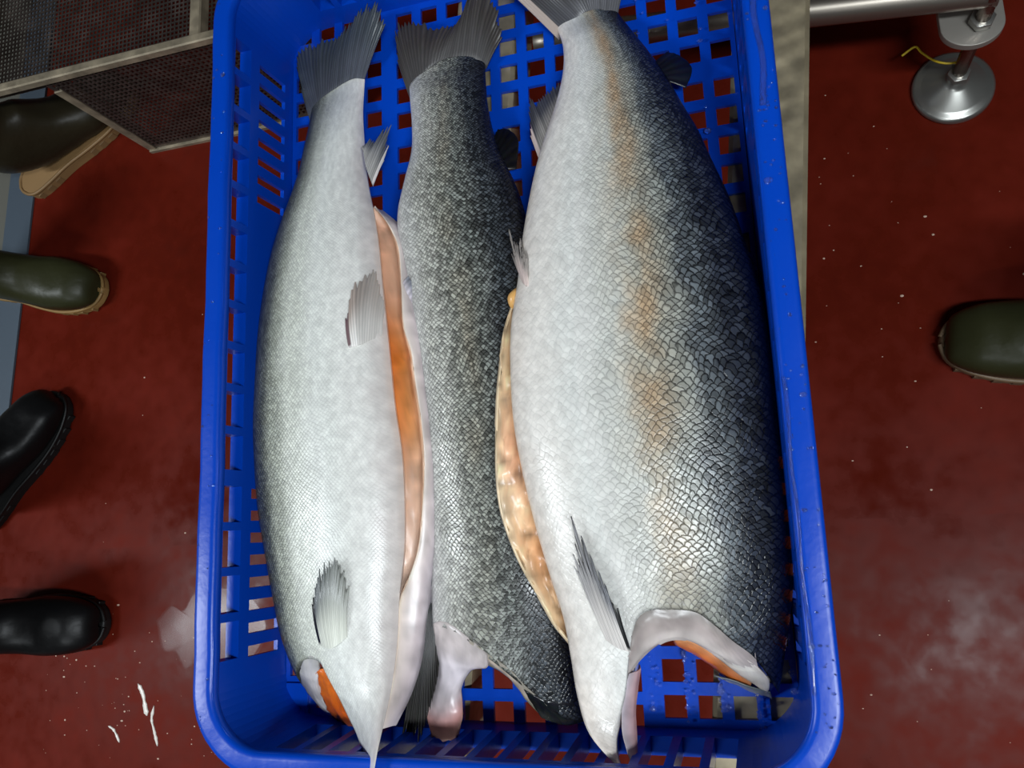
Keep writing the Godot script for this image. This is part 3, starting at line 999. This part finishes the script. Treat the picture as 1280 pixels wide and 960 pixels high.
	put("pelvic_fin", fin(pts(f, [-66, 46, 226, -74, 40, 256, -74, 36, 284]), pts(f, [-72, 44, 220, -79, 36, 236, -83, 30, 262, -84, 26, 284]), 8, lin(190, 182, 190), lin(140, 142, 152), 0.002, 0.1, 29), fm, t)
	put("pectoral_fin", fin(pts(f, [-66, 40, 536, -72, 30, 532]), pts(f, [-82, 40, 470, -84, 36, 472]), 4, lin(190, 184, 190), lin(90, 96, 106), 0.002, 0.1, 30), fm, t)
	put("pectoral_fin", fin(pts(f, [-86, 34, 500, -72, 38, 512]), pts(f, [-86, 30, 545, -78, 28, 584, -62, 28, 616, -44, 30, 624]), 12, lin(28, 28, 30), lin(44, 42, 40), 0.004, 0.12, 31, Color(-1, 0, 0), 0.0016), fm, t)
	put("anal_fin", fin(pts(f, [-33, 34, 122, -26, 34, 100, -22, 32, 78]), pts(f, [-45, 24, 86, -50, 22, 60, -44, 22, 55, -36, 24, 66, -28, 26, 68, -20, 28, 78]), 10, lin(160, 158, 156), lin(96, 98, 104), 0.002, 0.3, 32, lin(225, 218, 215)), fm, t)
	put("tail_fin", fin(pts(f, [50, 7, 22, 40, 9, 6, 20, 9, -5, 0, 8, -12, -13, 6, -10]), pts(f, [56, 12, -14, 60, 14, -50, 36, 18, -60, 10, 16, -62, -4, 18, -70, -24, 24, -78, -40, 26, -76, -46, 20, -58]), 24, lin(74, 78, 88), lin(62, 68, 74), 0.004, 0.12, 33), fm, t)

# ------------------------------------------------------------------ perforated stand
func steel_stand() -> void:
	var t := thing("perforated_stand", "perforated stainless steel stand on the floor beyond the crate's upper left corner", "stand", Vector3(-0.62, 0, -0.73))
	var sm := steel(51, Color(0.4, 0.36, 0.34), 0.45)
	var hm := steel(55, Color(0.66, 0.61, 0.52), 0.42, 0.4)
	# front skirt with upright slots between solid edges
	var opens := []
	for k in 47: opens.append([0.009 + k * 0.009, 0.0138 + k * 0.009])
	var rows := []
	for k in 26: rows.append([0.012 + k * 0.0092, 0.0188 + k * 0.0092])
	var b := Boxes.new()
	perforate(b, Vector3(-0.205, 0.006, 0), Vector3(1, 0, 0), Vector3(0, 1, 0), Vector3(0, 0, 0.0015), 0.44, 0.25, opens, rows)
	put("front_panel", b.done(), sm, t)
	# tray on top
	var xs := []
	for k in 80: xs.append([0.006 + k * 0.0075, 0.0108 + k * 0.0075])
	var zs := []
	for k in 62: zs.append([0.006 + k * 0.0075, 0.0108 + k * 0.0075])
	var tr := Boxes.new()
	perforate(tr, Vector3(-0.345, 0.225, -0.01), Vector3(1, 0, 0), Vector3(0, 0, -1), Vector3(0, 0.0015, 0), 0.615, 0.48, xs, zs)
	put("tray_bottom", tr.done(), sm, t)
	for q in [[Vector3(-0.355, 0.247, -0.01), Vector3(0.275, 0.26, 0.004)], [Vector3(-0.355, 0.222, -0.505), Vector3(0.275, 0.262, -0.49)], [Vector3(0.262, 0.222, -0.5), Vector3(0.275, 0.262, -0.01)], [Vector3(-0.355, 0.222, -0.5), Vector3(-0.342, 0.262, -0.01)], [Vector3(0.07, 0.226, -0.49), Vector3(0.09, 0.245, -0.01)]]:
		var e := Boxes.new()
		e.box(q[0], q[1], 0.002)
		put("tray_edge", e.done(), hm, t)
	for x in [-0.205, 0.225]:
		var p := Boxes.new()
		p.box(Vector3(x - 0.002, 0, -0.02), Vector3(x + 0.014, 0.222, 0.002), 0.001)
		put("corner_post", p.done(), hm, t)
	var f := Boxes.new()
	f.box(Vector3(-0.207, 0, -0.01), Vector3(0.24, 0.008, 0.005), 0.001)
	put("bottom_edge", f.done(), hm, t)

# ------------------------------------------------------------------ boots
func boots() -> void:
	var olive := col(46, 47, 27)
	var brown := col(48, 43, 30)
	var black := col(15, 15, 16)
	boot("olive green rubber boot at right, toe pointing left on the red floor", Vector3(0.446, 0, -0.222), Vector2(1, 0.16), olive, col(120, 98, 74), 1.0)
	boot("olive green rubber boot at left with a pale welt, below the brown one", Vector3(-0.905, 0, -0.462), Vector2(-1, -0.2), olive, col(150, 118, 70), 1.0)
	boot("brown rubber boot with tan treaded sole beside the perforated stand", Vector3(-0.865, 0, -0.868), Vector2(-0.84, 0.6), brown, col(146, 114, 74), 1.04)
	boot("shiny black rubber boot at left, turned up towards the crate, above another black one", Vector3(-0.985, 0, -0.275), Vector2(-0.62, 0.78), black, col(18, 18, 18), 1.0)
	boot("dull black rubber boot at lower left, toe pointing right, nearest the floor glare", Vector3(-0.862, 0, 0.125), Vector2(-1, -0.02), black, col(20, 20, 20), 1.0)

# toe: the tip on the floor; back: direction from toe to heel
func boot(label: String, toe: Vector3, back: Vector2, c: Color, sole: Color, k: float) -> void:
	var d := back.normalized()
	var t := thing("rubber_boot", label, "boot", toe, atan2(-d.y, d.x))
	t.scale = Vector3.ONE * k
	# own axes: x from toe (0) to heel (0.29), z across
	var outline := func(x: float) -> float:
		return curve([0.0, 0.006, 0.02, 0.05, 0.09, 0.14, 0.19, 0.24, 0.27, 0.285, 0.292], [0.005, 0.020, 0.032, 0.043, 0.0475, 0.043, 0.035, 0.034, 0.030, 0.019, 0.004], x)
	var rows := []
	var ups := [[0.0, 0.0], [1.0, 0.0], [1.0, 0.0], [1.0, 0.019], [0.97, 0.022], [0.0, 0.022]]
	for u in ups:
		var line := PackedVector3Array()
		for i in 33:
			var x := 0.292 * (0.5 - 0.5 * cos(PI * i / 32.0))
			line.append(Vector3(lerpf(0.146, x, u[0]), u[1] + (0.006 * pow(1 - x / 0.292, 4) if u[1] < 0.001 else 0.0), outline.call(x) * u[0]))
		for i in 33:
			var x := 0.292 * (0.5 + 0.5 * cos(PI * i / 32.0))
			line.append(Vector3(lerpf(0.146, x, u[0]), u[1] + (0.006 * pow(1 - x / 0.292, 4) if u[1] < 0.001 else 0.0), -outline.call(x) * u[0]))
		rows.append(line)
	put("sole", grid(rows, true, [], [], true), mat(sole, 0.55), t)
	var tr: Boxes
	var tm := mat(sole * 0.9, 0.6)
	for i in 12:
		var x := 0.02 + i * 0.022
		if absf(x - 0.18) < 0.03: continue
		var w: float = outline.call(x + 0.006) + 0.001
		tr = Boxes.new()
		tr.box(Vector3(x, 0.001, -w), Vector3(x + 0.012, 0.014, w), 0.001)
		put("tread", tr.done(), tm, t)
	# upper: rings along a bent spine: centre x, y, tilt, half across, half along
	var rings := [
		[0.004, 0.026, 0.0, 0.004, 0.004], [0.006, 0.033, 0.0, 0.024, 0.012], [0.015, 0.038, 0.0, 0.034, 0.021], [0.035, 0.043, 0.0, 0.0425, 0.030], [0.06, 0.045, 0.0, 0.047, 0.034], [0.09, 0.049, 0.05, 0.0485, 0.037],
		[0.12, 0.057, 0.12, 0.045, 0.043], [0.15, 0.072, 0.3, 0.043, 0.054], [0.185, 0.092, 0.6, 0.042, 0.068], [0.214, 0.118, 0.95, 0.043, 0.066], [0.225, 0.155, 1.35, 0.041, 0.056], [0.228, 0.2, 1.5, 0.047, 0.056], [0.226, 0.26, PI / 2, 0.055, 0.060], [0.222, 0.34, PI / 2, 0.060, 0.064], [0.222, 0.365, PI / 2, 0.061, 0.065], [0.222, 0.366, PI / 2, 0.058, 0.062], [0.222, 0.3, PI / 2, 0.053, 0.057], [0.222, 0.29, PI / 2, 0.0, 0.0]]
	var pr := []
	var wr := noise(int(toe.x * 1000), 14.0, 3)
	var n := 28
	for i in 70:
		var x := float(i) / 69.0 * (rings.size() - 1)
		var a := []
		for q in 5:
			var xs := range(rings.size())
			a.append(curve(xs, rings.map(func(r): return r[q]), x))
		var up := Vector3(-sin(a[2]), cos(a[2]), 0)
		var line := PackedVector3Array()
		for j in n:
			var an := TAU * j / n
			var cs := cos(an)
			var sn := sin(an)
			var e := 0.86
			var p: Vector3 = Vector3(a[0], a[1], 0) + Vector3(0, 0, 1) * (signf(cs) * pow(absf(cs), e) * a[3]) + up * (signf(sn) * pow(absf(sn), e) * a[4])
			p.y = maxf(p.y, 0.018)
			p += Vector3(0, 1, 0) * wr.get_noise_3dv(p) * 0.004 * smoothstep(0.0, 0.1, p.x)
			line.append(p)
		pr.append(line)
	var um := mat(c, 0.4)
	um.metallic_specular = 0.36
	um.heightmap_enabled = true
	um.heightmap_texture = noise_tex(8, 0.03, 256)
	um.heightmap_scale = 0.06
	um.uv1_triplanar = true
	um.uv1_scale = Vector3(5, 5, 5)
	put("upper", grid(pr, true), um, t)
	# welt round the foot
	var wl := []
	for i in 41:
		var x := 0.292 * (0.5 - 0.5 * cos(PI * minf(i, 40) / 40.0))
		wl.append(Vector3(x - 0.0, 0.021, outline.call(x) * 0.985))
	for i in range(39, -1, -1):
		var x := 0.292 * (0.5 - 0.5 * cos(PI * i / 40.0))
		wl.append(Vector3(x, 0.021, -outline.call(x) * 0.985))
	put("welt", tube(wl, 0.0032, 120, 6), mat(sole * 0.95, 0.5), t)

# ------------------------------------------------------------------ small things
func small_things() -> void:
	levelling_foot()
	# pale crumbs scattered on the floor
	var mm := MultiMesh.new()
	mm.transform_format = MultiMesh.TRANSFORM_3D
	var crumb := SphereMesh.new()
	crumb.radius = 0.5
	crumb.height = 1.0
	crumb.radial_segments = 8
	crumb.rings = 4
	mm.mesh = crumb
	mm.instance_count = 150
	for i in 150:
		var p: Vector3
		if i < 75: p = Vector3(rng.randf_range(-1.0, -0.62), 0, rng.randf_range(0.14, 0.34))
		else: p = Vector3(rng.randf_range(0.26, 0.6), 0, rng.randf_range(-0.6, 0.3))
		if i > 130: p = Vector3(rng.randf_range(-0.9, -0.3), 0, rng.randf_range(-0.4, 0.3))
		var s := rng.randf_range(0.0008, 0.0021) if rng.randf() < 0.85 else rng.randf_range(0.0022, 0.0038)
		mm.set_instance_transform(i, Transform3D(Basis(Vector3.UP, rng.randf() * TAU).scaled(Vector3(s * rng.randf_range(1, 1.8), s * 0.5, s)), p))
	var mi := MultiMeshInstance3D.new()
	mi.name = "floor_crumbs"
	mi.multimesh = mm
	mi.material_override = mat(col(200, 170, 150), 0.4)
	add_child(mi)
	tag(mi, "tiny pale scraps and scales scattered over the wet red floor", "scraps", "", "stuff")
	puddle()
	for q in [["white sliver standing in for a reflection on the wet floor, upper one at lower left", [Vector3(-0.806, 0, 0.222), Vector3(-0.795, 0, 0.24), Vector3(-0.789, 0, 0.262), Vector3(-0.785, 0, 0.272)], 0.0045], ["long thin white sliver standing in for a reflection on the wet floor near the crate's lower left corner", [Vector3(-0.772, 0, 0.256), Vector3(-0.776, 0, 0.276), Vector3(-0.771, 0, 0.292), Vector3(-0.762, 0, 0.318)], 0.003], ["small pale sliver standing in for a reflection nearest the bottom left of the floor", [Vector3(-0.862, 0, 0.29), Vector3(-0.85, 0, 0.297), Vector3(-0.838, 0, 0.315)], 0.003]]:
		var sh := put("glint_sliver", glint_mesh(q[1], q[2]), mat(col(232, 225, 215), 0.25))  # pale slivers added to imitate bright reflection streaks on the wet floor
		tag(sh, q[0], "reflection")
	var sw := mat(Color(1, 1, 1, 0.02), 0.03)
	sw.transparency = BaseMaterial3D.TRANSPARENCY_ALPHA
	sw.refraction_enabled = true
	sw.refraction_scale = 0.033
	for q in [[0.33, 0.115, 0.0085, 0.0024, "streak of water along the upper part of the crate's right rim"], [-0.09, -0.3, 0.0022, 0.0011, "thin bead of water along the inner edge of the right rim, lower half"]]:
		var path := []
		for k in 15:
			var t := k / 14.0
			path.append(around(2, lerpf(q[0], q[1], t), q[2] + 0.0016 * sin(t * 17.0) * (q[3] / 0.0024)) + Vector3(0, RIM - 0.0002, 0))
		tag(put("water_streak", tube(path, q[3], 60, 10), sw), q[4], "water")
	# water drops on rim and crate floor
	var dm := MultiMesh.new()
	dm.transform_format = MultiMesh.TRANSFORM_3D
	var drop := SphereMesh.new()
	drop.radius = 1.0
	drop.height = 1.0
	drop.is_hemisphere = true
	drop.radial_segments = 12
	drop.rings = 6
	dm.mesh = drop
	dm.instance_count = 420
	for i in 420:
		var p: Vector3
		var s := rng.randf_range(0.0004, 0.0012)
		if i < 130: p = around(2, rng.randf_range(-0.33, 0.33), rng.randf_range(0.002, 0.0165)) + Vector3(0, RIM, 0)
		elif i < 180: p = around(0, rng.randf_range(-0.33, 0.33), rng.randf_range(0.002, 0.0165)) + Vector3(0, RIM, 0)
		else:
			p = Vector3(rng.randf_range(0.105, 0.222), CRATE_FLOOR + 0.004, rng.randf_range(0.085, 0.155) if i < 360 else rng.randf_range(-0.5, -0.25))
			var ux := fposmod(p.x - 0.1305 + 0.0088, 0.027)
			if ux < 0.0185: p.x += 0.0185 - ux
			s = rng.randf_range(0.0005, 0.0016)
		if rng.randf() < 0.06: s *= 2.0
		dm.set_instance_transform(i, Transform3D(Basis(Vector3.UP, rng.randf() * TAU).scaled(Vector3(s * rng.randf_range(1, 1.6), s * 0.6, s)), p))
	var di := MultiMeshInstance3D.new()
	di.name = "water_drops"
	di.multimesh = dm
	var wm := mat(Color(1, 1, 1, 0.02), 0.03)
	wm.transparency = BaseMaterial3D.TRANSPARENCY_ALPHA
	wm.refraction_enabled = true
	wm.refraction_scale = 0.033
	di.material_override = wm
	add_child(di)
	tag(di, "beads of water on the crate's blue rim and perforated bottom", "water", "", "stuff")

# a flat lumpy sliver on the floor, modelled in place of a white reflection
func glint_mesh(path: Array, half: float) -> ArrayMesh:
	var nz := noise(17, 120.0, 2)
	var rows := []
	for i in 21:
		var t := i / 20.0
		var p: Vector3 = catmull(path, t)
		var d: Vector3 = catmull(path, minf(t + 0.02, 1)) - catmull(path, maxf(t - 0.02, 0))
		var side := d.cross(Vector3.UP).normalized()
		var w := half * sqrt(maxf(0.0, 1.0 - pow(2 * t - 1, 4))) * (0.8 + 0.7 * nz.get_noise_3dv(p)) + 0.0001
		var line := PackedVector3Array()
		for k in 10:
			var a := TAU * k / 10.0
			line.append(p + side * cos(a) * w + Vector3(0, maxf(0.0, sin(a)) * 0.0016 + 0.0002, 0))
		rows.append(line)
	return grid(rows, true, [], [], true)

# a thin sheet of clear water with a ragged outline
func puddle() -> void:
	var wm := mat(Color(1, 1, 1, 0.02), 0.2)
	wm.metallic_specular = 0.22
	wm.transparency = BaseMaterial3D.TRANSPARENCY_ALPHA
	var c := Vector3(-0.665, 0, 0.14)
	var shore := []
	for q in [[-775, 122], [-748, 98], [-722, 104], [-700, 76], [-645, 68], [-585, 88], [-560, 138], [-600, 196], [-655, 212], [-692, 190], [-715, 198], [-735, 172], [-760, 168], [-775, 122]]: shore.append(Vector3(q[0], 0, q[1]) * 0.001)
	var rings := []
	for q in [[1.0, 0.0], [0.985, 0.0007], [0.95, 0.001], [0.5, 0.0011], [0.0, 0.0011]]:
		var line := PackedVector3Array()
		for k in 96:
			var p: Vector3 = catmull(shore, k / 96.0)
			line.append(c + (p - c) * q[0] + Vector3(0, q[1], 0))
		rings.append(line)
	var o := put("water_puddle", grid(rings, true), wm)
	tag(o, "thin puddle on the red floor left of the crate's lower corner, mirroring a lamp", "water")
